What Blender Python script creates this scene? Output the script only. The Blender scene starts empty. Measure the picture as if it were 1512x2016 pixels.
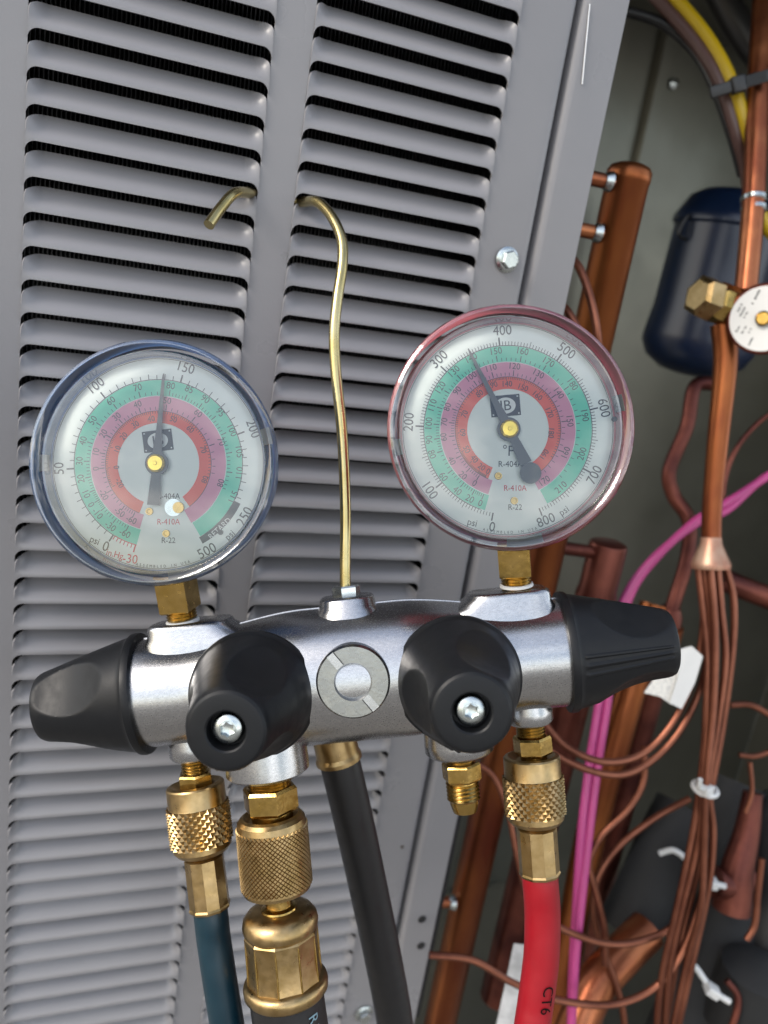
import bpy, bmesh, math, random
from mathutils import Matrix, Vector, Quaternion
R = math.radians
random.seed(7)
sc = bpy.context.scene
col = sc.collection
P = 0.012                                   # louver pitch in metres
Z0 = 0.80                                   # height of louver row 0 above the ground
# ------------------------------------------------------------------ camera
FPX = 1556.9                                # focal length in photograph pixels (1512 x 2016)
def pw(x, y, z=0.0):                        # panel coordinates (pitches right, rows down, depth behind) -> world
    return Vector((x * P, z * P, Z0 - y * P))
CAM = pw(2.1205, 5.4090, -27.8558)
CR = Vector((0.93365702, -0.32436116, 0.15190263)).normalized()
CD = Vector((0.04608886, -0.31178144, -0.94903538)).normalized()
CF = Vector((0.35519064, 0.89307456, -0.27614749)).normalized()
cam_data = bpy.data.cameras.new('camera'); cam = bpy.data.objects.new('camera', cam_data); col.objects.link(cam)
cam.matrix_world = Matrix(((CR.x, -CD.x, -CF.x, CAM.x), (CR.y, -CD.y, -CF.y, CAM.y), (CR.z, -CD.z, -CF.z, CAM.z), (0, 0, 0, 1)))
cam_data.sensor_fit = 'VERTICAL'; cam_data.sensor_height = 34.6; cam_data.sensor_width = 25.95
cam_data.lens = FPX / 2016 * 34.6
cam_data.clip_start = 0.01; cam_data.clip_end = 500
cam_data.dof.use_dof = True; cam_data.dof.focus_distance = 0.272; cam_data.dof.aperture_fstop = 9.0
sc.camera = cam
# ------------------------------------------------------------------ world and sun
SUN_EL, SUN_AZ = 38.0, 258.0                # the soft sun stands behind the camera to the left (azimuth clockwise from +Y)
w = bpy.data.worlds.new('World'); sc.world = w; w.use_nodes = True
nt = w.node_tree; nt.nodes.clear()
sky = nt.nodes.new('ShaderNodeTexSky'); sky.sky_type = 'NISHITA'; sky.sun_disc = False
sky.sun_elevation = R(SUN_EL); sky.sun_rotation = R(SUN_AZ); sky.air_density = 1.2; sky.dust_density = 2.0
tc = nt.nodes.new('ShaderNodeTexCoord'); mp = nt.nodes.new('ShaderNodeMapping'); mp.inputs['Scale'].default_value = (1, 1, 2.2)
ns = nt.nodes.new('ShaderNodeTexNoise'); ns.inputs['Scale'].default_value = 3.2; ns.inputs['Detail'].default_value = 7; ns.inputs['Roughness'].default_value = 0.58
rp = nt.nodes.new('ShaderNodeValToRGB'); rp.color_ramp.elements[0].position = 0.42; rp.color_ramp.elements[1].position = 0.64
mx = nt.nodes.new('ShaderNodeMix'); mx.data_type = 'RGBA'; mx.inputs[7].default_value = (15.5, 15.3, 15.0, 1)
bg = nt.nodes.new('ShaderNodeBackground'); bg.inputs['Strength'].default_value = 0.10
wo = nt.nodes.new('ShaderNodeOutputWorld')
L = nt.links.new
L(tc.outputs['Generated'], mp.inputs['Vector']); L(mp.outputs[0], ns.inputs['Vector']); L(ns.outputs['Fac'], rp.inputs[0])
sx = nt.nodes.new('ShaderNodeSeparateXYZ'); mr_ = nt.nodes.new('ShaderNodeMapRange'); ml = nt.nodes.new('ShaderNodeMath'); ml.operation = 'MULTIPLY'
mr_.inputs['From Min'].default_value = 0.20; mr_.inputs['From Max'].default_value = 0.75; mr_.inputs['To Min'].default_value = 1.0; mr_.inputs['To Max'].default_value = 0.22
L(tc.outputs['Generated'], sx.inputs[0]); L(sx.outputs['Z'], mr_.inputs['Value']); L(rp.outputs['Color'], ml.inputs[0]); L(mr_.outputs[0], ml.inputs[1])   # the cloud bank thins towards the zenith
L(ml.outputs[0], mx.inputs[0]); L(sky.outputs[0], mx.inputs[6]); L(mx.outputs[2], bg.inputs['Color']); L(bg.outputs[0], wo.inputs[0])
sd = bpy.data.lights.new('sun', 'SUN'); sun = bpy.data.objects.new('sun', sd); col.objects.link(sun)
sd.energy = 1.0; sd.angle = R(20); sd.color = (1.0, 0.94, 0.86)
sdir = Vector((math.sin(R(SUN_AZ)) * math.cos(R(SUN_EL)), math.cos(R(SUN_AZ)) * math.cos(R(SUN_EL)), math.sin(R(SUN_EL))))
sun.rotation_euler = sdir.to_track_quat('Z', 'Y').to_euler(); sun.location = sdir * 5
sc.view_settings.view_transform = 'Standard'; sc.view_settings.look = 'None'
sc.view_settings.exposure = 1.38; sc.view_settings.gamma = 1.0
sc.render.engine = 'CYCLES'; sc.cycles.use_denoising = True
sc.cycles.max_bounces = 14; sc.cycles.transparent_max_bounces = 16; sc.cycles.transmission_bounces = 12
sc.cycles.caustics_reflective = False; sc.cycles.caustics_refractive = False; sc.cycles.sample_clamp_indirect = 6.0

def pix(u, v, s):                           # photograph pixel + distance along the viewing axis -> world
    return CAM + s * ((u - 756) / FPX * CR + (v - 1008) / FPX * CD + CF)
def pix_plane(u, v, z):                     # photograph pixel -> point on the plane z metres behind the panel
    d = (u - 756) / FPX * CR + (v - 1008) / FPX * CD + CF
    return CAM + d * ((z - CAM.y) / d.y)
# ------------------------------------------------------------------ materials
def srgb(r, g, b):
    f = lambda c: (c / 255 / 12.92) if c / 255 <= 0.04045 else ((c / 255 + 0.055) / 1.055) ** 2.4
    return (f(r), f(g), f(b), 1)
def mat(name, color, rough=0.5, metal=0.0, bump=0.0, bscale=200, var=0.0, vscale=40, c2=None, spec=0.5, rvar=0.0, coat=0.0, vdetail=4, lo=0.35, hi=0.65, stretch=None, trans=0.0, ior=1.5, emit=None):
    m = bpy.data.materials.new(name); m.use_nodes = True
    n = m.node_tree; b = n.nodes['Principled BSDF']; l = n.links.new
    b.inputs['Base Color'].default_value = color if len(color) == 4 else (*color, 1)
    b.inputs['Roughness'].default_value = rough; b.inputs['Metallic'].default_value = metal
    b.inputs['Specular IOR Level'].default_value = spec; b.inputs['Coat Weight'].default_value = coat
    b.inputs['Transmission Weight'].default_value = trans; b.inputs['IOR'].default_value = ior
    if bump or var or rvar or c2:
        t = n.nodes.new('ShaderNodeTexCoord'); mp = n.nodes.new('ShaderNodeMapping'); l(t.outputs['Object'], mp.inputs['Vector'])
        if stretch: mp.inputs['Scale'].default_value = stretch
    if c2 is not None or var:
        x = n.nodes.new('ShaderNodeTexNoise'); x.inputs['Scale'].default_value = vscale; x.inputs['Detail'].default_value = vdetail; x.inputs['Roughness'].default_value = 0.6
        l(mp.outputs[0], x.inputs['Vector'])
        cr = n.nodes.new('ShaderNodeValToRGB'); cr.color_ramp.elements[0].position = lo; cr.color_ramp.elements[1].position = hi
        c = color if len(color) == 4 else (*color, 1)
        if c2 is not None: e1 = c2 if len(c2) == 4 else (*c2, 1)
        else: e1 = tuple(min(1, k * (1 + var)) for k in c[:3]) + (1,); c = tuple(k * (1 - var) for k in c[:3]) + (1,)
        cr.color_ramp.elements[0].color = c; cr.color_ramp.elements[1].color = e1
        l(x.outputs['Fac'], cr.inputs[0]); l(cr.outputs[0], b.inputs['Base Color'])
    if rvar:
        x2 = n.nodes.new('ShaderNodeTexNoise'); x2.inputs['Scale'].default_value = vscale * 2.3; x2.inputs['Detail'].default_value = 6
        l(mp.outputs[0], x2.inputs['Vector'])
        mr = n.nodes.new('ShaderNodeMapRange'); mr.inputs['From Min'].default_value = 0.3; mr.inputs['From Max'].default_value = 0.7
        mr.inputs['To Min'].default_value = max(0.02, rough - rvar); mr.inputs['To Max'].default_value = rough + rvar
        l(x2.outputs['Fac'], mr.inputs['Value']); l(mr.outputs[0], b.inputs['Roughness'])
    if bump:
        x3 = n.nodes.new('ShaderNodeTexNoise'); x3.inputs['Scale'].default_value = bscale; x3.inputs['Detail'].default_value = 3
        l(mp.outputs[0], x3.inputs['Vector'])
        bp = n.nodes.new('ShaderNodeBump'); bp.inputs['Strength'].default_value = bump; bp.inputs['Distance'].default_value = 0.0005
        l(x3.outputs['Fac'], bp.inputs['Height']); l(bp.outputs[0], b.inputs['Normal'])
    return m
def clear_mat(name, tint, ior, rough=0.01):
    m = bpy.data.materials.new(name); m.use_nodes = True; n = m.node_tree; n.nodes.clear(); l = n.links.new
    o = n.nodes.new('ShaderNodeOutputMaterial'); mix = n.nodes.new('ShaderNodeMixShader')
    t = n.nodes.new('ShaderNodeBsdfTransparent'); t.inputs[0].default_value = tint
    g = n.nodes.new('ShaderNodeBsdfGlossy'); g.inputs['Roughness'].default_value = rough
    f = n.nodes.new('ShaderNodeFresnel'); f.inputs['IOR'].default_value = ior
    l(f.outputs[0], mix.inputs[0]); l(t.outputs[0], mix.inputs[1]); l(g.outputs[0], mix.inputs[2]); l(mix.outputs[0], o.inputs[0])
    return m
M = {}
M['paint'] = mat('grey_enamel_paint', (0.200, 0.197, 0.205), 0.31, bump=0.08, bscale=900, var=0.05, vscale=9, rvar=0.06)
M['galv'] = mat('galvanised_steel', (0.125, 0.125, 0.106), 0.33, 0.85, c2=(0.155, 0.154, 0.132), vscale=9, rvar=0.05, bump=0.03, bscale=25)
M['fin'] = mat('black_coil_fin', (0.030, 0.033, 0.036), 0.40)
M['dark'] = mat('coil_black', (0.006, 0.006, 0.007), 0.7)
M['alu'] = mat('cast_aluminium', (0.36, 0.365, 0.375), 0.25, 1.0, c2=(0.44, 0.445, 0.455), vscale=700, rvar=0.045, bump=0.06, bscale=1900, stretch=(1, 2.2, 2.2))
M['alu2'] = mat('machined_aluminium', (0.26, 0.265, 0.26), 0.26, 1.0, rvar=0.06, vscale=120, bump=0.08, bscale=900)
M['zinc'] = mat('zinc_plated_steel', (0.46, 0.50, 0.50), 0.25, 1.0, rvar=0.05, vscale=200)
M['brass'] = mat('brass', (0.36, 0.235, 0.065), 0.22, 1.0, c2=(0.46, 0.31, 0.105), vscale=180, rvar=0.07, bump=0.06, bscale=700)
M['brass_dull'] = mat('dull_brass', (0.30, 0.205, 0.085), 0.34, 1.0, c2=(0.42, 0.30, 0.15), vscale=140, rvar=0.09, bump=0.08, bscale=500)
M['hookbrass'] = mat('yellow_zinc_rod', (0.40, 0.32, 0.13), 0.24, 1.0, c2=(0.48, 0.41, 0.22), vscale=60, rvar=0.05)
M['knob'] = mat('black_knob_plastic', (0.0065, 0.0072, 0.0085), 0.42, bump=0.06, bscale=1800, rvar=0.06, vscale=90, spec=0.22)
M['rubber_black'] = mat('black_hose_rubber', (0.007, 0.007, 0.0078), 0.45, rvar=0.08, vscale=70)
M['hose_blue'] = mat('blue_hose_rubber', (0.0025, 0.020, 0.032), 0.36, var=0.12, vscale=60, rvar=0.08)
M['hose_red'] = mat('red_hose_rubber', (0.24, 0.004, 0.010), 0.42, var=0.06, vscale=60, rvar=0.08, spec=0.35, bump=0.05, bscale=300)
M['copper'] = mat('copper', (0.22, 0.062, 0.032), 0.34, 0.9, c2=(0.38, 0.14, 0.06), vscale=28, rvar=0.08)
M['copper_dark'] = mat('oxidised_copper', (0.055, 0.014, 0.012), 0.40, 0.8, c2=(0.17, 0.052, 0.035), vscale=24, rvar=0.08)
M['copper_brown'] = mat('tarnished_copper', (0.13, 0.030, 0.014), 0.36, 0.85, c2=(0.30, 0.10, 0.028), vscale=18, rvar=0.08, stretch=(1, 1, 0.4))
M['tinned'] = mat('tinned_copper', (0.36, 0.24, 0.17), 0.42, 0.6, c2=(0.30, 0.13, 0.08), vscale=60)
M['capillary'] = mat('capillary_copper', (0.12, 0.040, 0.024), 0.36, 0.85, c2=(0.23, 0.085, 0.05), vscale=30)
M['navy'] = mat('navy_blue_enamel', (0.003, 0.010, 0.032), 0.32, var=0.1, vscale=30)
M['yellow'] = mat('yellow_wire_sheath', (0.50, 0.33, 0.005), 0.4)
M['brown'] = mat('brown_wire_sheath', (0.09, 0.045, 0.038), 0.4)
M['blackwire'] = mat('black_plastic', (0.012, 0.012, 0.013), 0.4)
M['pink'] = mat('pink_wire_sheath', (0.40, 0.045, 0.18), 0.4)
M['white'] = mat('white_nylon', (0.60, 0.60, 0.58), 0.45)
M['paper'] = mat('printed_tag_paper', (0.70, 0.68, 0.62), 0.6, c2=(0.50, 0.49, 0.46), vscale=600, lo=0.45, hi=0.6)
M['foam'] = mat('black_foam_insulation', (0.008, 0.0084, 0.009), 0.8, bump=0.4, bscale=300, var=0.2, vscale=40)
M['foil'] = mat('grey_tape', (0.45, 0.45, 0.45), 0.5, 0.3, var=0.2, vscale=90)
M['ground'] = mat('ground_concrete', (0.16, 0.145, 0.125), 0.9, c2=(0.23, 0.21, 0.18), vscale=4)
M['dial'] = mat('dial_white', (0.80, 0.86, 0.82), 0.55)
M['green'] = mat('dial_green', (0.13, 0.66, 0.46), 0.55)
M['rose'] = mat('dial_pink', (0.70, 0.27, 0.40), 0.55)
M['dred'] = mat('dial_red', (0.86, 0.12, 0.07), 0.55)
M['ink'] = mat('dial_ink', (0.035, 0.037, 0.040), 0.5)
M['redink'] = mat('dial_red_ink', (0.60, 0.03, 0.05), 0.5)
M['whiteink'] = mat('dial_white_ink', (0.75, 0.78, 0.76), 0.5)
M['needle'] = mat('needle_grey', (0.11, 0.11, 0.112), 0.4)
M['gold'] = mat('needle_hub_brass', (0.85, 0.62, 0.10), 0.25, 0.7)
M['caseblue'] = mat('blue_gauge_case', (0.06, 0.16, 0.38), 0.35)
M['casered'] = mat('red_gauge_case', (0.55, 0.11, 0.14), 0.35)
M['lens'] = clear_mat('clear_lens', (0.99, 1.0, 0.99, 1), 1.9)
M['rim'] = clear_mat('clear_plastic_rim', (0.97, 0.98, 0.98, 1), 1.95, 0.05)
M['tab'] = mat('clear_plastic_tab', (0.50, 0.53, 0.53), 0.12, spec=0.6)
M['sight'] = mat('sight_glass', (0.85, 0.9, 0.88), 0.03, trans=1.0, ior=1.45)
M['hoseink'] = mat('hose_black_print', (0.004, 0.003, 0.003), 0.7, spec=0.1)
M['ivory'] = mat('hose_print', (0.16, 0.26, 0.30), 0.5)
M['speck'] = mat('dirt_speck', (0.05, 0.04, 0.03), 0.8)
M['scratch'] = mat('bare_scratch', (0.75, 0.75, 0.75), 0.3, 0.6)
# ------------------------------------------------------------------ mesh helpers
WM = {}                                     # world matrix of every parent
def mesh(name, verts, faces, m, sharp=35, smooth=True):
    me = bpy.data.meshes.new(name); me.from_pydata([tuple(v) for v in verts], [], faces); me.validate(); me.update()
    bm = bmesh.new(); bm.from_mesh(me); bmesh.ops.recalc_face_normals(bm, faces=bm.faces); bm.to_mesh(me); bm.free()
    if smooth:
        me.polygons.foreach_set('use_smooth', [True] * len(me.polygons))
        me.set_sharp_from_angle(angle=R(sharp))
    me.materials.append(M[m] if isinstance(m, str) else m)
    return me
def link(name, me, parent=None, mw=None):   # mw: matrix in parent space
    o = bpy.data.objects.new(name, me); col.objects.link(o)
    if parent is not None: o.parent = parent
    if mw is not None: o.matrix_basis = mw
    base = WM[parent] if parent is not None else Matrix()
    WM[o] = base @ (mw if mw is not None else Matrix())
    return o
def tag(o, label=None, cat=None, group=None, kind=None):
    if label: o['label'] = label
    if cat: o['category'] = cat
    if group: o['group'] = group
    if kind: o['kind'] = kind
    return o
def thing(name, label, cat, mw=None, group=None):
    o = bpy.data.objects.new(name, None); col.objects.link(o); o.empty_display_size = 0.02
    if mw is None: mw = Matrix()
    if isinstance(mw, Vector): mw = Matrix.Translation(mw)
    o.matrix_world = mw; WM[o] = mw.copy()
    return tag(o, label, cat, group)
def part(name, g, m, parent=None, sharp=35, world=True, smooth=True):
    v, f = g
    if parent is not None and world:
        inv = WM[parent].inverted(); v = [inv @ Vector(q) for q in v]
    return link(name, mesh(name, v, f, m, sharp, smooth), parent)
def solo(name, g, m, label, cat, group=None, sharp=35, smooth=True):      # a thing that is one mesh, origin at its middle
    v, f = g; c = sum((Vector(q) for q in v), Vector()) / len(v)
    o = link(name, mesh(name, [Vector(q) - c for q in v], f, m, sharp, smooth), None, Matrix.Translation(c))
    return tag(o, label, cat, group)
def join(*gs):
    V, F = [], []
    for v, f in gs:
        k = len(V); V += [Vector(q) for q in v]; F += [tuple(i + k for i in q) for q in f]
    return V, F
def xf(g, m): return [m @ Vector(q) for q in g[0]], g[1]
def box(x0, x1, y0, y1, z0, z1):
    v = [(x, y, z) for z in (z0, z1) for y in (y0, y1) for x in (x0, x1)]
    return v, [(0, 2, 3, 1), (4, 5, 7, 6), (0, 1, 5, 4), (2, 6, 7, 3), (0, 4, 6, 2), (1, 3, 7, 5)]
def lathe(prof, seg=48, phase=0.0, cap0=True, cap1=True, closed=False):     # prof: (z, r) along +Z
    V, F = [], []
    for z, r in prof:
        for k in range(seg):
            a = 2 * math.pi * k / seg + phase; V.append((r * math.cos(a), r * math.sin(a), z))
    n = len(prof)
    for i in range(n if closed else n - 1):
        j = (i + 1) % n
        for k in range(seg):
            q = (k + 1) % seg; F.append((i * seg + k, i * seg + q, j * seg + q, j * seg + k))
    if not closed:
        if cap0: F.append(tuple(range(seg))[::-1])
        if cap1: F.append(tuple((n - 1) * seg + k for k in range(seg)))
    return V, F
def axis(a, b, up=Vector((0.013, 0.02, 1))):                                # frame at a, +Z towards b
    z = (Vector(b) - Vector(a)).normalized(); x = up.cross(z)
    if x.length < 1e-3: x = Vector((1, 0, 0)).cross(z)
    x.normalize(); y = z.cross(x)
    return Matrix(((x.x, y.x, z.x, a[0]), (x.y, y.y, z.y, a[1]), (x.z, y.z, z.z, a[2]), (0, 0, 0, 1)))
def spline(pts, n=10):
    pts = [Vector(p) for p in pts]
    if len(pts) < 3: return [pts[0].lerp(pts[-1], i / n) for i in range(n + 1)]
    e = [2 * pts[0] - pts[1]] + pts + [2 * pts[-1] - pts[-2]]; out = []
    for i in range(1, len(e) - 2):
        p0, p1, p2, p3 = e[i - 1:i + 3]
        for k in range(n):
            t = k / n
            out.append(0.5 * (2 * p1 + (p2 - p0) * t + (2 * p0 - 5 * p1 + 4 * p2 - p3) * t * t + (3 * p1 - p0 - 3 * p2 + p3) * t ** 3))
    return out + [pts[-1]]
def tube(pts, r, seg=14, n=10, smooth=True, rs=None):
    q = spline(pts, n) if smooth else [Vector(p) for p in pts]
    V, F = [], []; t = (q[1] - q[0]).normalized(); u = t.orthogonal().normalized()
    for i, p in enumerate(q):
        t2 = (q[min(i + 1, len(q) - 1)] - q[max(i - 1, 0)]).normalized()
        u = (u - t2 * u.dot(t2)).normalized(); w_ = t2.cross(u)
        rr = rs(i / (len(q) - 1)) if rs else r
        for k in range(seg):
            a = 2 * math.pi * k / seg; V.append(p + rr * (math.cos(a) * u + math.sin(a) * w_))
    for i in range(len(q) - 1):
        for k in range(seg):
            j = (k + 1) % seg; F.append((i * seg + k, i * seg + j, (i + 1) * seg + j, (i + 1) * seg + k))
    F.append(tuple(range(seg))[::-1]); F.append(tuple((len(q) - 1) * seg + k for k in range(seg)))
    return V, F
def strip(outer, inner):                    # quads between two equal point loops (open)
    n = len(outer); return list(outer) + list(inner), [(i, i + 1, n + i + 1, n + i) for i in range(n - 1)]
def rbox(x0, x1, y0, y1, z0, z1, bev, seg=3):
    bm = bmesh.new(); v, f = box(x0, x1, y0, y1, z0, z1); vs = [bm.verts.new(q) for q in v]
    for q in f: bm.faces.new([vs[i] for i in q])
    bmesh.ops.recalc_face_normals(bm, faces=bm.faces)
    bmesh.ops.bevel(bm, geom=list(bm.edges), offset=bev, segments=seg, profile=0.5, affect='EDGES')
    bm.verts.index_update(); g = ([q.co.copy() for q in bm.verts], [tuple(x.index for x in q.verts) for q in bm.faces]); bm.free(); return g
_tx = {}
def text_geo(s, size):                      # flat text mesh centred on the origin
    if s not in _tx:
        cu = bpy.data.curves.new('print', 'FONT'); cu.body = s; cu.align_x = 'CENTER'; cu.align_y = 'CENTER'; cu.resolution_u = 3
        o = bpy.data.objects.new('print', cu); col.objects.link(o); dg = bpy.context.evaluated_depsgraph_get(); e = o.evaluated_get(dg); me = e.to_mesh()
        _tx[s] = ([v.co.copy() for v in me.vertices], [tuple(p.vertices) for p in me.polygons]); e.to_mesh_clear()
        bpy.data.objects.remove(o); bpy.data.curves.remove(cu)
    v, f = _tx[s]; return [q * size for q in v], f
# ------------------------------------------------------------------ ground
v = [(-40, -40, 0), (40, -40, 0), (40, 40, 0), (-40, 40, 0)]
tag(part('ground', (v, [(0, 1, 2, 3)]), 'ground'), kind='structure')
# ------------------------------------------------------------------ louvered cabinet panel
ROW0, ROW1 = -9, 44
panel = thing('louvered_panel', 'grey painted steel cabinet panel with two columns of horizontal louver slats', 'panel', pw(9, ROW1 + 2))
PT = 0.09                                   # sheet thickness in pitches
def sheet(profile, y0, y1):                 # profile of (x, z) extruded over rows y0..y1
    V = [pw(x, y, z) for y in (y0, y1) for x, z in profile]; n = len(profile)
    return V, [(i, i + 1, n + i + 1, n + i) for i in range(n - 1)]
def thick(prof, y0, y1):
    V, F = [], []; n = len(prof)
    nrm = []
    for i in range(n):
        a = prof[max(i - 1, 0)]; b = prof[min(i + 1, n - 1)]; dx, dz = b[0] - a[0], b[1] - a[1]; l = math.hypot(dx, dz); nrm.append((-dz / l, dx / l))
    back = [(p[0] + q[0] * PT, p[1] + q[1] * PT) for p, q in zip(prof, nrm)]
    loop = list(prof) + back[::-1]; m = len(loop)
    for y in (y0, y1): V += [pw(x, y, z) for x, z in loop]
    F = [(i, (i + 1) % m, m + (i + 1) % m, m + i) for i in range(m)]
    F += [(i, i + 1, m - 2 - i, m - 1 - i) for i in range(n - 1)]; F += [(m + i, m + i + 1, 2 * m - 2 - i, 2 * m - 1 - i) for i in range(n - 1)]
    return V, F
C1, C2, LW = 0.0, 8.24, 7.0
part('stile', thick([(-6, 0), (-3, 0), (C1, 0)], ROW0, ROW1), 'paint', panel, smooth=False)
part('stile', thick([(C1 + LW, 0), (C2, 0)], ROW0, ROW1), 'paint', panel, smooth=False)
g0 = 17.12
prof = [(C2 + LW, 0), (g0 - 0.25, 0), (g0, 0.0)]
for k in range(1, 7): a = k / 6 * R(80); prof.append((g0 + 0.26 * math.sin(a), 0.26 * (1 - math.cos(a))))
prof += [(g0 + 0.30, 0.5), (g0 + 0.33, 0.75)]
part('stile', thick(prof, ROW0, ROW1), 'paint', panel, sharp=50)
post = [(g0 + 0.18, 1.0), (g0 + 0.34, 0.80), (g0 + 0.40, 0.5)]
for k in range(0, 9): a = R(80) - k / 8 * R(80); post.append((g0 + 0.78 - 0.34 * math.sin(a), 0.36 - 0.32 * math.cos(a) - 0.04))
post += [(g0 + 1.2, 0.0), (19.36, 0.0), (19.40, 0.05), (19.40, 1.2)]
part('corner_post', thick(post, ROW0, ROW1), 'paint', panel, sharp=50)
part('rail', thick([(-6, 0), (19.3, 0)], ROW0 - 4, ROW0), 'paint', panel, smooth=False)
part('rail', thick([(-6, 0), (19.3, 0)], ROW1, ROW1 + 2), 'paint', panel, smooth=False)
def louver_mesh(d0, off, curve):
    xs = [0, .03, .07, .12, .18, .25, .32, .40, .50, .65, .9, 1.4, 2.2]; xs = xs + [3.5] + [LW - x for x in xs[::-1]]
    rows = 13; V, F = [], []; nx = len(xs)
    def S(x):
        e = min(x, LW - x) / 0.52
        return 1 if e >= 1 else math.sin(e * math.pi / 2) ** 1.3
    for j in range(rows):
        t = j / (rows - 1)
        for x in xs:
            e = min(x, LW - x); top = off
            if e < 0.36: top += (0.50 - off) * (1 - math.sqrt(max(0, 1 - (1 - e / 0.36) ** 2)))
            y = top + (1 - top) * (t ** 0.9)
            q = min(1, max(0, (y - off) / (0.93 - off)))
            z = d0 * (1 - q) ** curve * S(x)
            V.append((x * P, z * P, -y * P))
    for j in range(rows - 1):
        for i in range(nx - 1): F.append((j * nx + i, j * nx + i + 1, (j + 1) * nx + i + 1, (j + 1) * nx + i))
    for s in (0, 1):                        # rounded upper corners of the slot
        rr = 0.30; k0 = len(V)
        X = lambda x: (x if s == 0 else LW - x) * P
        V.append((X(0), 0, 0))
        for k in range(8): a = k / 7 * math.pi / 2; V.append((X(rr * (1 - math.cos(a))), 0, -rr * (1 - math.sin(a)) * P))
        F += [(k0, k0 + k, k0 + k + 1) for k in range(1, 8)]
    me = mesh('louver', V, F, 'paint', 40)
    bm = bmesh.new(); bm.from_mesh(me)
    for f in bm.faces:
        if f.normal.y > 0: f.normal_flip()
    bmesh.ops.solidify(bm, geom=list(bm.faces), thickness=-PT * P * 0.8); bm.to_mesh(me); bm.free()
    co = [v.co.y for v in me.vertices]
    me.polygons.foreach_set('use_smooth', [True] * len(me.polygons)); me.set_sharp_from_angle(angle=R(40)); return me
LV = [louver_mesh(0.58, 0.265, 1.3), louver_mesh(0.64, 0.29, 1.35), louver_mesh(0.54, 0.24, 1.25)]
for cx in (C1, C2):
    for r in range(ROW0, ROW1):
        me = LV[random.choice((0, 0, 1, 2))]
        link('louver', me, panel, Matrix.Translation(WM[panel].inverted() @ pw(cx, r)))
def bolt_geo(p, d, r):                      # hex head with a washer flange, axis d
    fl = lathe([(0, r * 1.55), (r * .18, r * 1.55), (r * .32, r * 1.35), (r * .42, r * 1.1)], 40)
    hx = lathe([(r * .3, r * 1.12), (r * 1.05, r * 1.12), (r * 1.2, r * 0.98)], 6, 0.4)
    return xf(join(fl, hx), axis(p, Vector(p) + d))
OUT = Vector((0, -1, 0))
bp = pix_plane(998, 511, -0.0006)
part('bolt', bolt_geo(bp, OUT, 0.0036), 'zinc', panel, 25)
part('bolt', bolt_geo(pix_plane(716, 1995, -0.0006), OUT, 0.0036), 'zinc', panel, 25)
for u, v_ in ((831, 1810), (829, 1862)):    # empty screw holes in the corner post, as dark plugs
    part('screw_hole', xf(lathe([(0, 0.0026), (0.0003, 0.0024)], 24), axis(pix_plane(u, v_, -0.0003), pix_plane(u, v_, -0.0003) + OUT)), 'dark', panel)
a, b = pix_plane(1161, 8, -0.0005), pix_plane(1146, 166, -0.0005)
part('scratch', tube([a, b], 0.0003, 6, 2), 'scratch', panel)
for u, v_, rr in ((128, 1722, .0011), (256, 1747, .0007), (388, 1175, .0004), (44, 1846, .0006), (792, 1668, .0010), (641, 1699, .0006), (76, 1596, .0005)):
    q = pix_plane(u, v_, 0.0022 if u < 760 and u not in (388,) else -0.0003)
    part('dirt_speck', xf(lathe([(-0.003, rr * 1.2), (0, rr), (rr * .5, rr * .5)], 9), axis(q, q + OUT)), 'speck', panel)
# ------------------------------------------------------------------ condenser coil behind the louvers
coil = thing('condenser_coil', 'black finned condenser coil seen through the louver gaps', 'coil', pw(8, ROW1))
V, F = [], []
x = -6.0
while x < 18.6:
    dz = random.uniform(-.03, .03)
    v, f = box(x * P, x * P + 0.0004, (1.9 + dz) * P, 3.1 * P, Z0 - ROW1 * P, Z0 - (ROW0 - 2) * P); k = len(V); V += v; F += [tuple(i + k for i in q) for q in f]
    x += 0.00165 / P
tag(part('fin_pack', (V, F), 'fin', coil, smooth=False), kind='stuff')
part('backing', box(-6 * P, 18.4 * P, 2.5 * P, 3.0 * P, Z0 - ROW1 * P, Z0 - (ROW0 - 2) * P), 'dark', coil, smooth=False)
part('shade_plate', box(18.45 * P, 20.9 * P, 2.1 * P, 2.4 * P, Z0 - ROW1 * P, Z0 - 24 * P), 'dark', coil, smooth=False)  # black plate added to darken the gap beside the corner post
# ------------------------------------------------------------------ inside of the cabinet
WALLY = 0.30
wall = thing('cabinet_wall', 'dull galvanised sheet metal wall with vertical ribs behind the copper pipes', 'wall', Vector((0.5, WALLY, 0.1)))
def wallprof():
    pr = [(0.10, 0)]
    for u in (0.375, 0.415, 0.46):
        pr += [(u - .009, 0), (u - .005, -.008), (u + .005, -.008), (u + .009, 0)]
    return pr + [(1.1, 0)]
pr = wallprof(); n = len(pr)
V = [(x, WALLY + y, z) for z in (0.1, 1.25) for x, y in pr] + [(x, WALLY + .002 + y, z) for z in (0.1, 1.25) for x, y in pr]
F = [(i, i + 1, n + i + 1, n + i) for i in range(n - 1)] + [(2 * n + i, 2 * n + i + 1, 3 * n + i + 1, 3 * n + i) for i in range(n - 1)]
part('wall_sheet', (V, F), 'galv', wall, 50)
q = pix_plane(1290, 180, WALLY); part('seam', box(q.x - .0012, q.x + .0012, WALLY - .003, WALLY - .0005, .1, 1.25), 'blackwire', wall)
for u, v_ in ((1325, 165), (1205, 1500)):
    q = pix_plane(u, v_, WALLY - .001); part('rivet', xf(lathe([(0, .005), (.002, .0045), (.0032, .002)], 20), axis(q, q + OUT)), 'zinc', wall)
tag(part('shade_cover', box(-0.1, 0.84, -0.012, WALLY, Z0 + 0.172, Z0 + 0.176), 'galv', wall, smooth=False))  # unseen cover, added and drawn forward to darken the compartment
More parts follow.
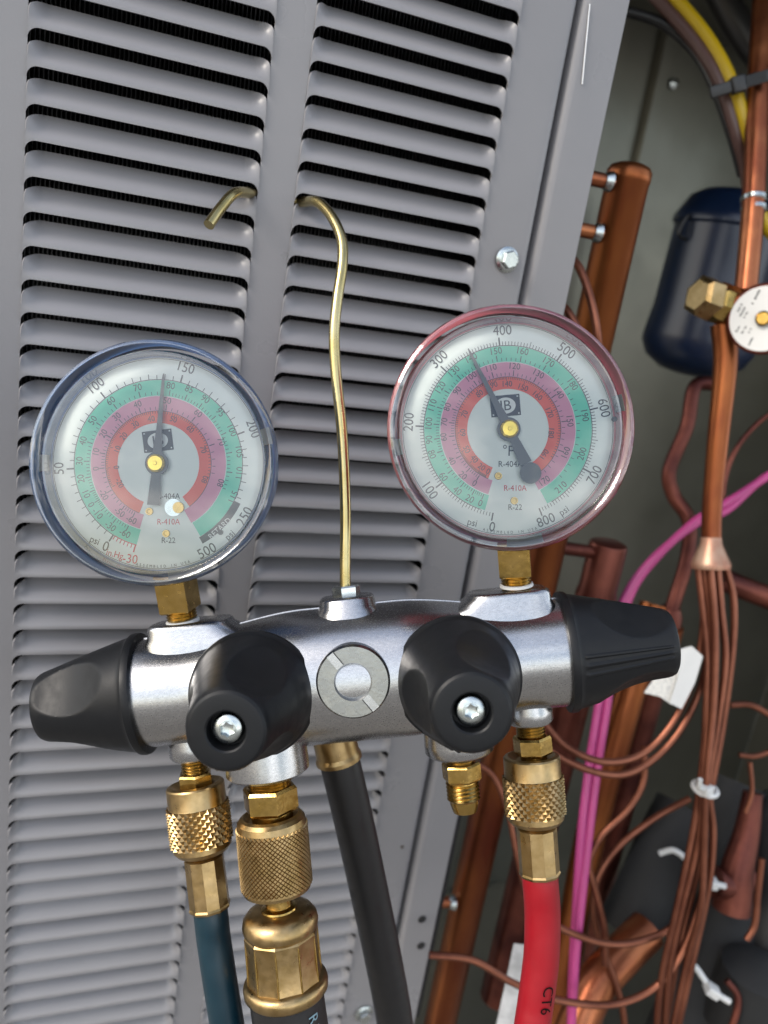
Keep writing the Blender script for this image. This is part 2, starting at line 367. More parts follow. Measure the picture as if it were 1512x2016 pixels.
tag(part('base_pan', box(-0.1, 1.1, -0.01, WALLY, 0.10, 0.104), 'galv', wall, smooth=False))
part('shade_sheet', box(0.80, 0.803, -0.01, WALLY - .002, .106, Z0 + .170), 'galv', wall, smooth=False)  # unseen sheet, added to close off light from the right
DOWN = Vector((0, 0, -1))
# large header with stubs
hd = pix(1243, 322, 0.405)
hdr = thing('header_pipe', 'thick upright copper header pipe with domed cap standing beside the panel edge', 'pipe', hd + DOWN * .6)
r0 = 0.0115
part('pipe', xf(lathe([(0, r0 * .55), (.0015, r0 * .86), (.004, r0), (.009, r0), (.0095, r0 * .97), (.6, r0 * .97)], 40), axis(hd, hd + DOWN)), 'copper_brown', hdr, 40)
for u, v_, s in ((1195, 357, .402), (1178, 456, .402), (873, 1838, .50)):
    e = pix(u, v_, s); hx = hd.x - 0.004; e = Vector((hx, hd.y - .002, e.z))
    part('stub', tube([e, e + Vector((-.035, .004, 0))], 0.0037, 14, 3), 'copper', hdr)
    part('solder_ring', xf(lathe([(0, .0052), (.002, .0045), (.0035, .0037)], 18), axis(e + Vector((-.0075, 0, 0)), e + Vector((-.02, .001, 0)))), 'zinc', hdr)
h2 = pix(1199, 1066, 0.475)
hdr2 = thing('header_pipe', 'short capped dark red copper pipe standing behind the right end knob', 'pipe', h2 + DOWN * .35)
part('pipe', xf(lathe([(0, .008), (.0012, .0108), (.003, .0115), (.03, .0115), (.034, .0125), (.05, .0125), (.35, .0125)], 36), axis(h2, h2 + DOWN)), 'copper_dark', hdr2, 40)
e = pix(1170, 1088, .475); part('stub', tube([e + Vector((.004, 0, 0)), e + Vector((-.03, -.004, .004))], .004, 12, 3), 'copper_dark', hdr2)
# capillary in front of the header
def PP(l): return [pix(*q) for q in l]
CG = 'loose thin copper capillary tubes'
def cap(pts, label, r=0.0021, m='capillary'): return solo('capillary_tube', tube(PP(pts), r, 10, 8), m, label, 'tube', CG)
cap([(1118, 500, .395), (1142, 530, .392), (1163, 590, .390), (1176, 660, .39), (1182, 760, .40)], 'thin brown copper tube curving down in front of the thick header pipe')
cap([(1095, 590, .395), (1122, 620, .39), (1150, 680, .39), (1160, 760, .40)], 'thin copper tube leaving the panel edge just above the red rimmed gauge')
# blue tank
tk0 = pix(1452, 376, 0.57)
tank = thing('filter_tank', 'navy blue steel cylinder tank with domed top and flared foot', 'tank', tk0 + DOWN * .14)
part('shell', xf(lathe([(0, .012), (.001, .022), (.006, .031), (.018, .0375), (.021, .0395), (.025, .0395), (.027, .0375), (.085, .0385), (.104, .041), (.112, .041), (.122, .036), (.13, .024), (.133, .01)], 56), axis(tk0, tk0 + DOWN)), 'navy', tank, 40)
q = pix(1352, 428, .56); part('clip', tube([q + Vector((.012, 0, .0)), q + Vector((.0, -.002, .001)), q + Vector((-.004, -.002, -.006)), q + Vector((-.004, -.002, -.013)), q + Vector((.012, 0, -.015))], .0013, 8, 5), 'blackwire', tank)
# steel strap by the tank
# expansion valve, distributor and its capillaries
ex = thing('expansion_valve', 'brass expansion valve with round white printed head on a copper riser, distributor cone below', 'valve', pix(1400, 1118, .455))
part('riser', tube(PP([(1508, -60, .455), (1494, 150, .452), (1483, 400, .448), (1468, 575, .445)]), .0063, 18, 8), 'copper', ex)
for v_ in (392, 412): q = pix(1484, v_, .4485); part('solder_ring', xf(lathe([(-.002, .0063), (-.001, .0071), (.001, .0071), (.002, .0063)], 24), axis(q, pix(1483.2, v_ + 20, .448))), 'zinc', ex)
vb = pix(1452, 610, .448); va = pix(1372, 580, .436)
part('valve_body', xf(lathe([(0, .0085), (.0015, .0115), (.010, .0120), (.012, .0105)], 6, .3), axis(va, vb)), 'brass_dull', ex, 20)
part('valve_barrel', xf(lathe([(.011, .0100), (.013, .0112), (.034, .0112), (.036, .009)], 8, .2), axis(va, vb)), 'brass', ex, 30)
dc = pix(1505, 628, .428); dn = (CAM - dc).normalized() + Vector((-.25, 0, .05))
pd = part('power_head', xf(lathe([(-.010, .012), (-.008, .0172), (-.002, .0190), (.001, .0190), (.002, .0178)], 48), axis(dc, dc + dn)), 'copper_dark', ex)
lb = part('round_label', xf(lathe([(.0005, .0172), (.0027, .0172)], 48), axis(dc, dc + dn)), 'white', pd); lb['label'] = 'white round printed label of the valve head'
part('spindle', xf(lathe([(.002, .004), (.005, .004), (.006, .003)], 20), axis(dc, dc + dn)), 'brass', pd)
tg = []
for a, rr, ln in ((118, .0135, .0060), (128, .0112, .0052), (165, .0138, .0058), (172, .0116, .0066), (178, .0095, .0050), (212, .0135, .0040), (222, .0112, .0062), (235, .0092, .0040), (255, .0130, .0050)):
    t = R(a); n = int(ln / .0009)               # rows of print too small to read
    for q in range(n):
        if random.random() < .25: continue
        tg.append(xf(box((q - n / 2) * .0009, (q - n / 2) * .0009 + .00065, -.0005, random.uniform(.0002, .0007), 0, .00003), axis(dc, dc + dn) @ Matrix.Translation((rr * math.cos(t), rr * math.sin(t), .0028)) @ Matrix.Rotation(R(75), 4, 'Z')))
part('lettering', join(*tg), 'ink', pd, smooth=False)
part('outlet_pipe', tube(PP([(1425, 640, .452), (1428, 720, .453), (1412, 880, .455), (1402, 1000, .456), (1400, 1075, .456)]), .0062, 18, 8, rs=lambda t: .0074 - .0018 * min(1, t * 1.6)), 'copper_brown', ex)
ca, cb = pix(1400, 1058, .456), pix(1399, 1120, .456)
part('distributor_cone', xf(lathe([(0, .0058), (.004, .0062), (.0145, .0108), (.0165, .0112), (.0182, .0108)], 40), axis(ca, cb)), 'tinned', ex)
s = .456
paths = [
 [(1374, 1112, s), (1384, 1200, s), (1392, 1300, s), (1388, 1440, s), (1378, 1545, .455), (1362, 1650, s), (1330, 1800, s), (1302, 1930, s), (1290, 2080, s)],
 [(1385, 1112, s), (1397, 1230, s), (1396, 1380, s), (1384, 1545, .452), (1374, 1660, s), (1343, 1790, s), (1318, 1910, s), (1306, 2080, s)],
 [(1398, 1112, .452), (1408, 1250, .452), (1404, 1400, .452), (1390, 1545, .450), (1386, 1680, .452), (1380, 1790, .452), (1352, 1900, s), (1314, 2080, s)],
 [(1412, 1112, s), (1420, 1200, s), (1428, 1300, s), (1414, 1420, s), (1396, 1545, .455), (1404, 1640, s), (1396, 1740, s), (1366, 1880, s), (1322, 2080, s)],
 [(1428, 1112, .460), (1444, 1180, .460), (1442, 1280, .460), (1424, 1420, .460), (1402, 1545, .458), (1376, 1700, .462), (1338, 1860, .462), (1300, 2080, .462)],
 [(1380, 1112, .462), (1386, 1200, .462), (1372, 1310, .462), (1332, 1410, .460), (1268, 1482, .458), (1190, 1500, .455), (1115, 1470, .450), (1060, 1410, .45)],
 [(1392, 1112, .464), (1400, 1230, .464), (1380, 1350, .462), (1330, 1450, .460), (1258, 1514, .457), (1190, 1524, .455), (1105, 1492, .450), (1045, 1440, .45)]]
for q in paths: part('capillary_tube', tube(PP(q), .0021, 10, 8), 'capillary', ex)
TG = 'white nylon cable ties'
def tie_ring(u, v_, s, rr, d, m, label, tail, name='cable_tie'):
    c = pix(u, v_, s); t = thing(name, label, 'cable tie', c)
    A = axis(c, c + d)
    ring = [A @ Vector((rr * math.cos(a), rr * .85 * math.sin(a), 0)) for a in [k / 24 * 2 * math.pi for k in range(25)]]
    part('strap', tube(ring, .0016, 8, 1, smooth=False), m, t)
    hp = c + (CAM - c).normalized() * rr * .8
    H = axis(hp, hp + d)
    part('head', xf(rbox(-.004, .004, -.003, .003, -.003, .003, .0008), H), m, t)
    part('tail', tube([hp + Vector(q) for q in tail], .0014, 8, 4), m, t)
    return t
tie_ring(1388, 1553, .455, .0068, Vector((-.1, 0, 1)), 'white', 'white cable tie binding the bunch of capillary tubes below the distributor cone', [(0, 0, 0), (-.008, -.003, .004), (-.010, -.004, .010)])
# loose capillary loops
cap([(1372, 1640, .47), (1364, 1740, .47), (1330, 1818, .47), (1270, 1850, .468), (1200, 1858, .465), (1120, 1835, .46), (1040, 1790, .455)], 'copper tube loop with a grey sheen sagging behind the red hose, upper of two', .0021)
cap([(1400, 1690, .462), (1372, 1800, .46), (1335, 1890, .458), (1280, 1950, .456), (1200, 1978, .453), (1095, 1968, .45), (1010, 1935, .445), (930, 1890, .44), (845, 1880, .435)], 'long copper tube loop sagging low behind the red hose to the panel edge')
cap([(1268, 1470, .48), (1266, 1540, .48), (1235, 1595, .478), (1185, 1645, .476), (1160, 1700, .475), (1175, 1765, .475), (1190, 1830, .475), (1192, 1900, .475)], 'copper tube in an S-bend between the pink wires and the foam insulation')
cap([(1358, 1572, .485), (1290, 1610, .485), (1220, 1665, .483), (1178, 1725, .482), (1168, 1790, .482), (1182, 1860, .482)], 'copper tube arching from the white cable tie towards the S-bend tube')
cap([(1186, 1870, .49), (1212, 1935, .49), (1228, 2000, .49), (1230, 2090, .49)], 'short brown copper tube running down below the S-bend tube')
cap([(935, 1500, .43), (972, 1530, .43), (1000, 1600, .43), (1018, 1690, .43), (1040, 1780, .43)], 'thin brown tube bowing over the lower header pipe to the red hose', .0016)
cap([(1438, 1388, .50), (1478, 1388, .50), (1520, 1410, .50)], 'short copper tube bending off behind the distributor bunch to the cabinet wall')
cap([(1545, 470 + 330, .50), (1500, 826, .50), (1455, 875, .50), (1430, 930, .50), (1420, 1000, .50)], 'thin brown tube arching behind the outlet pipe of the brass valve', .0017, 'copper_dark')
cap([(1455, 1486, .50), (1490, 1488, .50), (1540, 1470, .5)], 'short copper tube lying above the black foam sleeve', .0018)
cap([(1476, 1500, .50), (1480, 1560, .50), (1468, 1600, .50)], 'tiny upright copper tube beside the black foam sleeve', .0016)
cap([(1500, 1690, .47), (1492, 1760, .47), (1486, 1820, .47), (1470, 1850, .47)], 'copper tube hanging beside the red copper elbow', .002)
# dark pipes
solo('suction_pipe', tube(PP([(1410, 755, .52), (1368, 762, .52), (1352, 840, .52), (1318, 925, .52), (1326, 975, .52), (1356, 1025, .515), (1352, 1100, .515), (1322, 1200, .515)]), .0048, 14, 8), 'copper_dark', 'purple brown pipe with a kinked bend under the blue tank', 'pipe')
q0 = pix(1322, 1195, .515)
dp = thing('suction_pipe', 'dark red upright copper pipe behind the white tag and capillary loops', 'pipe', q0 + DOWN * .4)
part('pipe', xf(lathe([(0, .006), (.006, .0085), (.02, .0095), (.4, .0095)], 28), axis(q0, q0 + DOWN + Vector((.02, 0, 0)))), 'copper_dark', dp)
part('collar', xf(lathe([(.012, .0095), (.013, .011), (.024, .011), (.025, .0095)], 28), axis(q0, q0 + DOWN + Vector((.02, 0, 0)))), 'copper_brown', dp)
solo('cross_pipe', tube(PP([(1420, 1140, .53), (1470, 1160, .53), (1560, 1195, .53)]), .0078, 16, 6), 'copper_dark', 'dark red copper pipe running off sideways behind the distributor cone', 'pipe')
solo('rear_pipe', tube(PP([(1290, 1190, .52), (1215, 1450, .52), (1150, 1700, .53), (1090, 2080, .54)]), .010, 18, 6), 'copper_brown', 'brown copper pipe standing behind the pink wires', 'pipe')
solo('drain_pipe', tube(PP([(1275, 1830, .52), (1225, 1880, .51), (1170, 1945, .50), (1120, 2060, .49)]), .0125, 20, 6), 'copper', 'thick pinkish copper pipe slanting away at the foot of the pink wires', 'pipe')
# wires
def wire(pts, r, m, label, group=None, name='wire'): return solo(name, tube(PP(pts), r, 12, 10), m, label, 'wire', group)
wire([(1270, -60, .46), (1330, 0, .458), (1395, 80, .455), (1440, 165, .452), (1466, 250, .455), (1476, 330, .465), (1500, 430, .475), (1530, 470, .48)], .0040, 'yellow', 'yellow insulated wire arching down from the top of the cabinet')
wire([(1235, -60, .462), (1300, 5, .46), (1370, 85, .457), (1418, 165, .454), (1448, 260, .457), (1468, 340, .466), (1490, 460, .476)], .0036, 'brown', 'brown insulated wire running along the inside of the yellow wire')
wire([(1190, 20, .47), (1240, 25, .468), (1310, 50, .465), (1370, 105, .462), (1408, 175, .458), (1440, 265, .46), (1462, 345, .468)], .0030, 'blackwire', 'black insulated wire below the brown wire in the cabinet top corner')
wire([(1400, -60, .54), (1430, 10, .54), (1480, 90, .54), (1540, 150, .54)], .010, 'blackwire', 'thick black cable in the dark upper corner behind the copper riser', name='cable')
t = thing('cable_tie', 'black ratchet cable tie holding yellow and brown wires to the copper riser', 'cable tie', pix(1440, 175, .445))
e0, e1 = pix(1405, 181, .444), pix(1500, 152, .440); A = axis(e0, e1)
part('strap', xf(rbox(-.0012, .0012, -.0032, .0032, -.002, .030, .0006), A), 'blackwire', t)
part('head', xf(rbox(-.003, .003, -.0045, .0045, .0095, .017, .001), A), 'blackwire', t)
for k in range(8): part('tooth', xf(box(-.0019, -.0011, -.0024, .0024, .0178 + k * .0014, .0185 + k * .0014), A), 'blackwire', t)
PK = 'pair of pink wires'
for k, off in enumerate(((0, 0), (-13, 9))):
    du, dv = off
    wire([(1560 + du, 905 + dv, .50), (1500 + du, 945 + dv, .50), (1430, 990 + dv + k * 6, .498), (1370 - k * 5, 1025 + dv, .495), (1295 + du, 1095 + dv, .49), (1244 + du, 1165 + dv, .488), (1212 + du, 1270, .485), (1196 + du * 1.3, 1385, .482), (1178 + du * 1.3, 1500, .478), (1160 + du * 1.2, 1640, .474), (1142 + du * .6, 1800, .47 + k * .004), (1132 + du * .3, 1900, .468 + k * .004), (1122, 2080, .466 + k * .004)], .0026, 'pink', ('upper and outer pink insulated wire of the pair crossing behind the copper riser', 'lower and inner pink insulated wire of the pair crossing behind the copper riser')[k], PK)
# white tag
tg_ = thing('paper_tag', 'white folded paper tag wrapped round a capillary tube below the right end knob', 'tag', pix(1325, 1335, .452))
def slab(pts, th):
    n = len(pts); back = [Vector(p) + CF * th for p in pts]
    return list(pts) + back, [tuple(range(n)), tuple(range(2 * n - 1, n - 1, -1))] + [(i, (i + 1) % n, n + (i + 1) % n, n + i) for i in range(n)]
part('flag', slab(PP([(1268, 1364, .452), (1285, 1340, .452), (1335, 1300, .452), (1352, 1310, .452), (1322, 1388, .452), (1300, 1372, .452)]), .0004), 'paper', tg_, smooth=False)
part('fold', slab(PP([(1340, 1278, .450), (1362, 1272, .450), (1384, 1292, .451), (1368, 1345, .451), (1342, 1396, .451), (1318, 1384, .4505), (1334, 1335, .4505)]), .0006), 'white', tg_, smooth=False)
# foam sleeves, elbow, black parts, ties
def sleeve(a, b, r, label):
    a, b = pix(*a), pix(*b); n = (b - a).length
    return solo('foam_sleeve', xf(lathe([(0, r * .7), (.0, r * .98), (.002, r), (n * .3, r * 1.03), (n * .6, r * .98), (n - .002, r), (n, r * .96), (n, r * .6)], 32), axis(a, b)), 'foam', label, 'insulation', 'black foam pipe sleeves')
sleeve((1350, 1590, .56), (1235, 1835, .545), .021, 'black foam pipe sleeve slanting behind the capillary bunch')
sleeve((1450, 1540, .57), (1395, 1700, .56), .022, 'black foam pipe sleeve tucked behind the red copper elbow')
sleeve((1455, 1760, .55), (1330, 2080, .53), .024, 'thick black foam pipe sleeve below the red copper elbow, tied with white nylon')
el = thing('copper_elbow', 'red copper elbow fitting between the black foam sleeves', 'elbow', pix(1430, 1750, .515))
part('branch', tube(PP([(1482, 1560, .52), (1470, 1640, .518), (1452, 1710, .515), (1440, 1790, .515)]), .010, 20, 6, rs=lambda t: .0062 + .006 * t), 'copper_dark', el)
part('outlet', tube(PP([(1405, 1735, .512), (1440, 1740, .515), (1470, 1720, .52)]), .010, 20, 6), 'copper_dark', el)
bk = thing('black_compressor', 'black compressor casing filling the lower right corner of the cabinet', 'compressor', pix(1560, 2060, .55))
a_ = pix(1575, 1560, .56)
part('shell', xf(lathe([(0, .004), (.002, .018), (.010, .030), (.022, .034), (.16, .034), (.17, .028)], 40), axis(a_, pix(1500, 2080, .53))), 'rubber_black', bk)
a_ = pix(1500, 1890, .50); part('cap', xf(lathe([(0, .004), (.003, .014), (.008, .022), (.05, .024)], 32), axis(a_, a_ + DOWN)), 'foam', bk)
solo('ground_strap', tube(PP([(1430, 1930, .49), (1452, 1960, .488), (1448, 2000, .487), (1425, 2060, .487)]), .0022, 10, 8), 'copper_dark', 'brown tube curling round the foot of the black compressor', 'tube')
def loose_tie(pts, head, label):
    t = thing('cable_tie', label, 'cable tie', pix(*head))
    part('strap', tube(PP(pts), .0019, 8, 8), 'white', t)
    h = pix(*head); part('head', xf(rbox(-.004, .004, -.0028, .0028, -.0045, .0045, .001), axis(h, pix(*pts[-1]))), 'white', t)
loose_tie([(1352, 1890, .49), (1370, 1905, .488), (1388, 1930, .486), (1410, 1955, .484), (1436, 1972, .484)], (1402, 1950, .483), 'white cable tie round the thick foam sleeve, its tail pointing at the compressor')
loose_tie([(1385, 1730, .497), (1400, 1738, .495), (1428, 1745, .495)], (1398, 1737, .494), 'small white cable tie by the red copper elbow')
loose_tie([(1298, 1680, .525), (1325, 1674, .522), (1350, 1690, .52), (1366, 1710, .52)], (1364, 1704, .519), 'white cable tie round the slanting foam sleeve behind the capillary bunch')
solo('tape_strip', slab(PP([(1012, 1858, .47), (1050, 1862, .47), (1020, 2060, .47), (968, 2060, .47)]), .0006), 'foil', 'grey tape strip hanging behind the red hose', 'tape', smooth=False)

# ------------------------------------------------------------------ gauge manifold (local metres: x along the bar, y up, z towards the camera)
ROLL = R(5.6); SB = 0.295
MX = math.cos(ROLL) * CR - math.sin(ROLL) * CD; MY = -math.sin(ROLL) * CR - math.cos(ROLL) * CD; MZ = -CF
MO = pix(700, 1323, SB)
MM = Matrix(((MX.x, MY.x, MZ.x, MO.x), (MX.y, MY.y, MZ.y, MO.y), (MX.z, MY.z, MZ.z, MO.z), (0, 0, 0, 1)))
MI = MM.inverted()
def lm(u, v, z=0.0): return MI @ pix(u, v, SB - z)      # pixel -> manifold local at local height z
man = thing('gauge_manifold', 'cast aluminium four-valve gauge manifold with two round pressure gauges hanging on a wire hook', 'manifold', MM)
def mp_(name, g, m, parent=None, sharp=35): return part(name, g, m, parent or man, sharp, world=False)
AX = Matrix.Rotation(math.pi / 2, 4, 'Y')               # lathe axis along +x
def brad(x):
    a = abs(x); t = min(1, max(0, (0.062 - a) / 0.045)); return 0.0198 + 0.0050 * (t * t * (3 - 2 * t))
pr = [(-0.0815, 0.0175), (-0.081, 0.0190)] + [(x / 1000, brad(x / 1000)) for x in range(-80, 81, 2)] + [(0.081, 0.0190), (0.0815, 0.0175)]
mp_('body', xf(lathe(pr, 96), AX), 'alu')
def loft_y(x0, x1, z0, z1, levels, seg=40, pw_=4.0):    # superellipse pads stacked along y: levels (y, scale, xshift0, xshift1)
    V, F = [], []
    for y, sc_, a0, a1 in levels:
        cx, hx = (x0 + a0 + x1 + a1) / 2, (x1 + a1 - x0 - a0) / 2 * sc_; cz, hz = (z0 + z1) / 2, (z1 - z0) / 2 * sc_
        for k in range(seg):
            t = 2 * math.pi * k / seg; c, s_ = math.cos(t), math.sin(t)
            V.append((cx + hx * math.copysign(abs(c) ** (2 / pw_), c), y, cz + hz * math.copysign(abs(s_) ** (2 / pw_), s_)))
    n = len(levels)
    for i in range(n - 1):
        for k in range(seg): j = (k + 1) % seg; F.append((i * seg + k, i * seg + j, (i + 1) * seg + j, (i + 1) * seg + k))
    F.append(tuple(range(seg))); F.append(tuple((n - 1) * seg + k for k in range(seg))[::-1]); return V, F
for sgn in (-1, 1):
    xo, xi = (-.0745, -.0435) if sgn < 0 else (.0435, .0745)
    ti = .010
    lv = [(.010, 1.12, -ti * (sgn > 0), ti * (sgn < 0)), (.0185, 1.06, -ti * .8 * (sgn > 0), ti * .8 * (sgn < 0)), (.0205, 1.0, -ti * .5 * (sgn > 0), ti * .5 * (sgn < 0)), (.0235, .98, 0, 0), (.0246, .955, 0, 0), (.0252, .90, 0, 0)]
    mp_('gauge_boss', loft_y(xo, xi, -.011, .012, lv), 'alu', sharp=60)
hk = lm(683, 1178, 0)
mp_('hook_boss', loft_y(hk.x - .0105, hk.x + .0105, -.010, .011, [(.012, 1.25, 0, 0), (.0235, 1.12, 0, 0), (.0250, 1.0, 0, 0), (.0278, .96, 0, 0), (.0286, .90, 0, 0)], pw_=2.8), 'alu', sharp=60)
ridge = []
for x in range(-78, 79, 3): ridge.append(Vector((x / 1000, brad(x / 1000) * .995, -.002)))
mp_('parting_ridge', tube(ridge, .0006, 6, 1, smooth=False), 'alu')
mp_('hook_nut', xf(lathe([(hk.y - .0000, .0052), (hk.y + .0042, .0054), (hk.y + .0048, .0048)], 6, .25), Matrix.Translation((hk.x, 0, 0)) @ Matrix.Rotation(-math.pi / 2, 4, 'X')), 'zinc', sharp=20)
# hook rod: up from the nut, into the louver slot, behind the stile and out again
hpts = [MM @ Vector((hk.x, .024, 0)), MM @ Vector((hk.x, .034, 0)), pix(680, 1000, .2945), pix(674, 860, .294), pix(662, 740, .294), pix(658, 660, .294), pix(664, 590, .295), pix(674, 520, .297), pix(672, 470, .300), pix(652, 425, .305), pix(624, 398, .311),
        pw(8.55, 3.27, .05), pw(8.1, 3.27, .55), pw(7.6, 3.25, .75), pw(7.15, 3.25, .5), pw(6.75, 3.3, .0), pix(462, 381, .300), pix(436, 408, .294), pix(411, 443, .289)]
part('hook', tube(hpts, .00205, 18, 8), 'hookbrass', man)
# front valve blocks, sight glass, ports
TZ = Matrix.Identity(4)
def at(p): return Matrix.Translation(p)
kL, kR = lm(497, 1368, .021), lm(902, 1338, .021)
for k in (kL, kR):
    mp_('valve_block', xf(lathe([(0, .0195), (.012, .0185), (.0205, .0175), (.022, .0165)], 64), at((k.x, k.y, 0))), 'alu')
sg = lm(695, 1342, .0255)
sgl = mp_('sight_ring', xf(lathe([(.019, .0127), (.0250, .0127), (.0262, .0120), (.0262, .0065), (.0240, .0058), (.0105, .0056), (.0105, .001)], 64, cap1=True), at((sg.x, sg.y, 0))), 'alu2', sharp=30)
for a in (125, -55):
    t = R(a); m_ = at((sg.x, sg.y, .02622)) @ Matrix.Rotation(t, 4, 'Z')
    mp_('slot', xf(box(.0066, .0121, -.0014, .0014, 0, .00008), m_), 'alu', sgl); mp_('slot_edge', xf(box(.0066, .0119, -.0016, -.0013, 0, .0002), m_), 'dark', sgl)
mp_('sight_glass', xf(lathe([(.0222, .0056), (.0226, .004), (.0228, .002)], 40), at((sg.x, sg.y, 0))), 'lens', sgl)
mp_('chamber_shade', xf(lathe([(.0106, .0054), (.0108, .0054)], 32), at((sg.x, sg.y, 0))), 'dark', sgl)  # black disc paints the shade at the bottom of the sight hole
mp_('float_cone', xf(lathe([(.0110, .0043), (.0130, .0040), (.0185, .0006)], 32), at((sg.x + .0002, sg.y + .0010, 0))), 'zinc', sgl)
def hexnut(a, r, h, seg=6, ph=.3): return lathe([(a, r * .93), (a + h * .12, r), (a + h * .88, r), (a + h, r * .93)], seg, ph)
def thread(a, b, r, pitch=.0011):
    pr = []; z = a
    while z < b: pr += [(z, r), (z + pitch * .5, r * .9)]; z += pitch
    return lathe(pr, 32)
DY = Matrix.Rotation(math.pi / 2, 4, 'X')               # lathe +z -> local -y
# (boss pixel, boss radius, boss bottom pixel v, z)
pL, pR = lm(381, 1490, .0), lm(1044, 1422, .0)
pA, pB = lm(528, 1522, .008), lm(905, 1482, .008)
def boss(p, r, top, name='port_boss'):
    n = top - p.y
    mp_(name, xf(lathe([(-n, r * .92), (-.0045, r), (-.0012, r), (0, r * .9), (0, r * .5)], 48), at(p) @ DY), 'alu', sharp=50)
boss(pL, .0086, -.012); boss(pR, .0086, -.012); boss(pA, .0150, -.006); boss(pB, .0125, -.006)
# knobs
def knob_geo():
    Lk = .0430; prof = []
    st = [(-.0020, .0205), (-.0018, .0221), (-.0004, .0224), (.0012, .0222), (.0022, .0214)]
    N = 40; body = [(.0022 + (Lk - .0022 - .003) * k / N) for k in range(1, N + 1)]
    prof = st + [(z, .0213 - (.0213 - .0128) * ((z - .0022) / (Lk - .0052)) ** 1.05) for z in body]
    prof += [(Lk - .0018, .0124), (Lk - .0008, .0119), (Lk - .0002, .0111), (Lk, .0102), (Lk, .0064), (Lk - .0004, .0059), (Lk - .006, .0058), (Lk - .006, .001)]
    seg = 216; V, F = lathe(prof, seg, cap0=True, cap1=True); W = []
    for i, (x, y, z) in enumerate(V):
        r_ = math.hypot(x, y); a = math.atan2(y, x); s_ = z / Lk; d = 0
        if r_ > .0100 and z > .001:
            for c in (90, 210, 330):
                da = (a - R(c) + math.pi) % (2 * math.pi) - math.pi
                q_ = ((s_ - .60) / .37) ** 2
                if q_ < 1 and abs(da) < 1: d = min(d, (r_ - .0030 * (1 - q_)) / math.cos(da) - r_)
                if c != 90: continue
                db = (a - R(c) - R(60) + math.pi) % (2 * math.pi) - math.pi
                if .08 < s_ < .93:
                    for o_ in (-.16, 0, .16):
                        e_ = abs(db - o_) / .045
                        if e_ < 1: d += .00055 * (1 - e_ * e_)
        k = (r_ + d) / r_ if r_ > 0 else 1
        W.append((x * k, y * k, z))
    return W, F
KM = mesh('knob', *knob_geo(), 'knob', 24)
def screw_geo():
    head = lathe([(0, .0041), (.0012, .0041), (.0022, .0036), (.0028, .0024), (.0028, .0021)], 36, cap1=False)
    v = []; f = []
    star = [((.0021 if k % 2 == 0 else .00155) * math.cos(R(k * 30)), (.0021 if k % 2 == 0 else .00155) * math.sin(R(k * 30))) for k in range(12)]
    ring = [(.0021 * math.cos(R(k * 30)), .0021 * math.sin(R(k * 30)), .0028) for k in range(12)]
    v = ring + [(x, y, .00285) for x, y in star] + [(x * .9, y * .9, .0014) for x, y in star] + [(0, 0, .0010)]
    for k in range(12):
        j = (k + 1) % 12; f += [(k, j, 12 + j, 12 + k), (12 + k, 12 + j, 24 + j, 24 + k), (24 + k, 24 + j, 36)]
    return join(head, (v, f))
SM = mesh('screw', *screw_geo(), 'zinc', 30)
def put_knob(p, zdir, spin, label, ln=1.0):
    z = Vector(zdir).normalized(); x = Vector((0, 1, 0)).cross(z)
    x.normalize(); y = z.cross(x)
    m_ = Matrix(((x.x, y.x, z.x, p[0]), (x.y, y.y, z.y, p[1]), (x.z, y.z, z.z, p[2]), (0, 0, 0, 1))) @ Matrix.Rotation(R(spin), 4, 'Z') @ Matrix.Diagonal((1, 1, ln, 1))
    k = link('knob', KM, man, m_); k['label'] = label
    link('screw', SM, k, at((0, 0, .0378)) @ Matrix.Diagonal((1.16, 1.16, 1.16, 1)))
put_knob((kL.x, kL.y, .0205), (-.02, -.02, 1), 90, 'black front knob on the side of the blue rimmed gauge')
put_knob((kR.x, kR.y, .0205), (.0, -.02, 1), 90, 'black front knob on the side of the red rimmed gauge')
put_knob((-.0800, 0, 0), (-1, -.04, .02), 60, 'black end knob on the side of the blue rimmed gauge', .87)
put_knob((.0790, 0, 0), (1, .0, .05), 35, 'black end knob on the side of the red rimmed gauge', .90)
# port nipples (manifold side)
mp_('nipple', join(xf(thread(.0, .0060, .0049), at(pL) @ DY), xf(hexnut(.0058, .0066, .0062), at(pL) @ DY), xf(lathe([(.0118, .0047), (.019, .0047)], 24), at(pL) @ DY)), 'brass', sharp=25)
mp_('nipple', join(xf(thread(.0, .0052, .0056), at(pR) @ DY), xf(hexnut(.0050, .0072, .0068), at(pR) @ DY), xf(lathe([(.0112, .0050), (.019, .0050)], 24), at(pR) @ DY)), 'brass', sharp=25)
mp_('nipple', join(xf(thread(.0, .0048, .0080), at(pA) @ DY), xf(hexnut(.0046, .0102, .0088, 6, .15), at(pA) @ DY), xf(lathe([(.0130, .0075), (.022, .0075)], 32), at(pA) @ DY)), 'brass', sharp=25)
fl = [(.0, .0050), (.003, .0052)]
mp_('flare_nipple', join(xf(thread(.0, .0038, .0054), at(pB) @ DY), xf(hexnut(.0034, .0072, .0064), at(pB) @ DY), xf(lathe([(.0096, .0056), (.0108, .0056)], 32), at(pB) @ DY), xf(thread(.0106, .0168, .0062, .0014), at(pB) @ DY), xf(lathe([(.0166, .0055), (.0186, .0052), (.0212, .0044), (.0214, .0034), (.012, .0030)], 32, cap1=False), at(pB) @ DY)), 'brass', sharp=25)
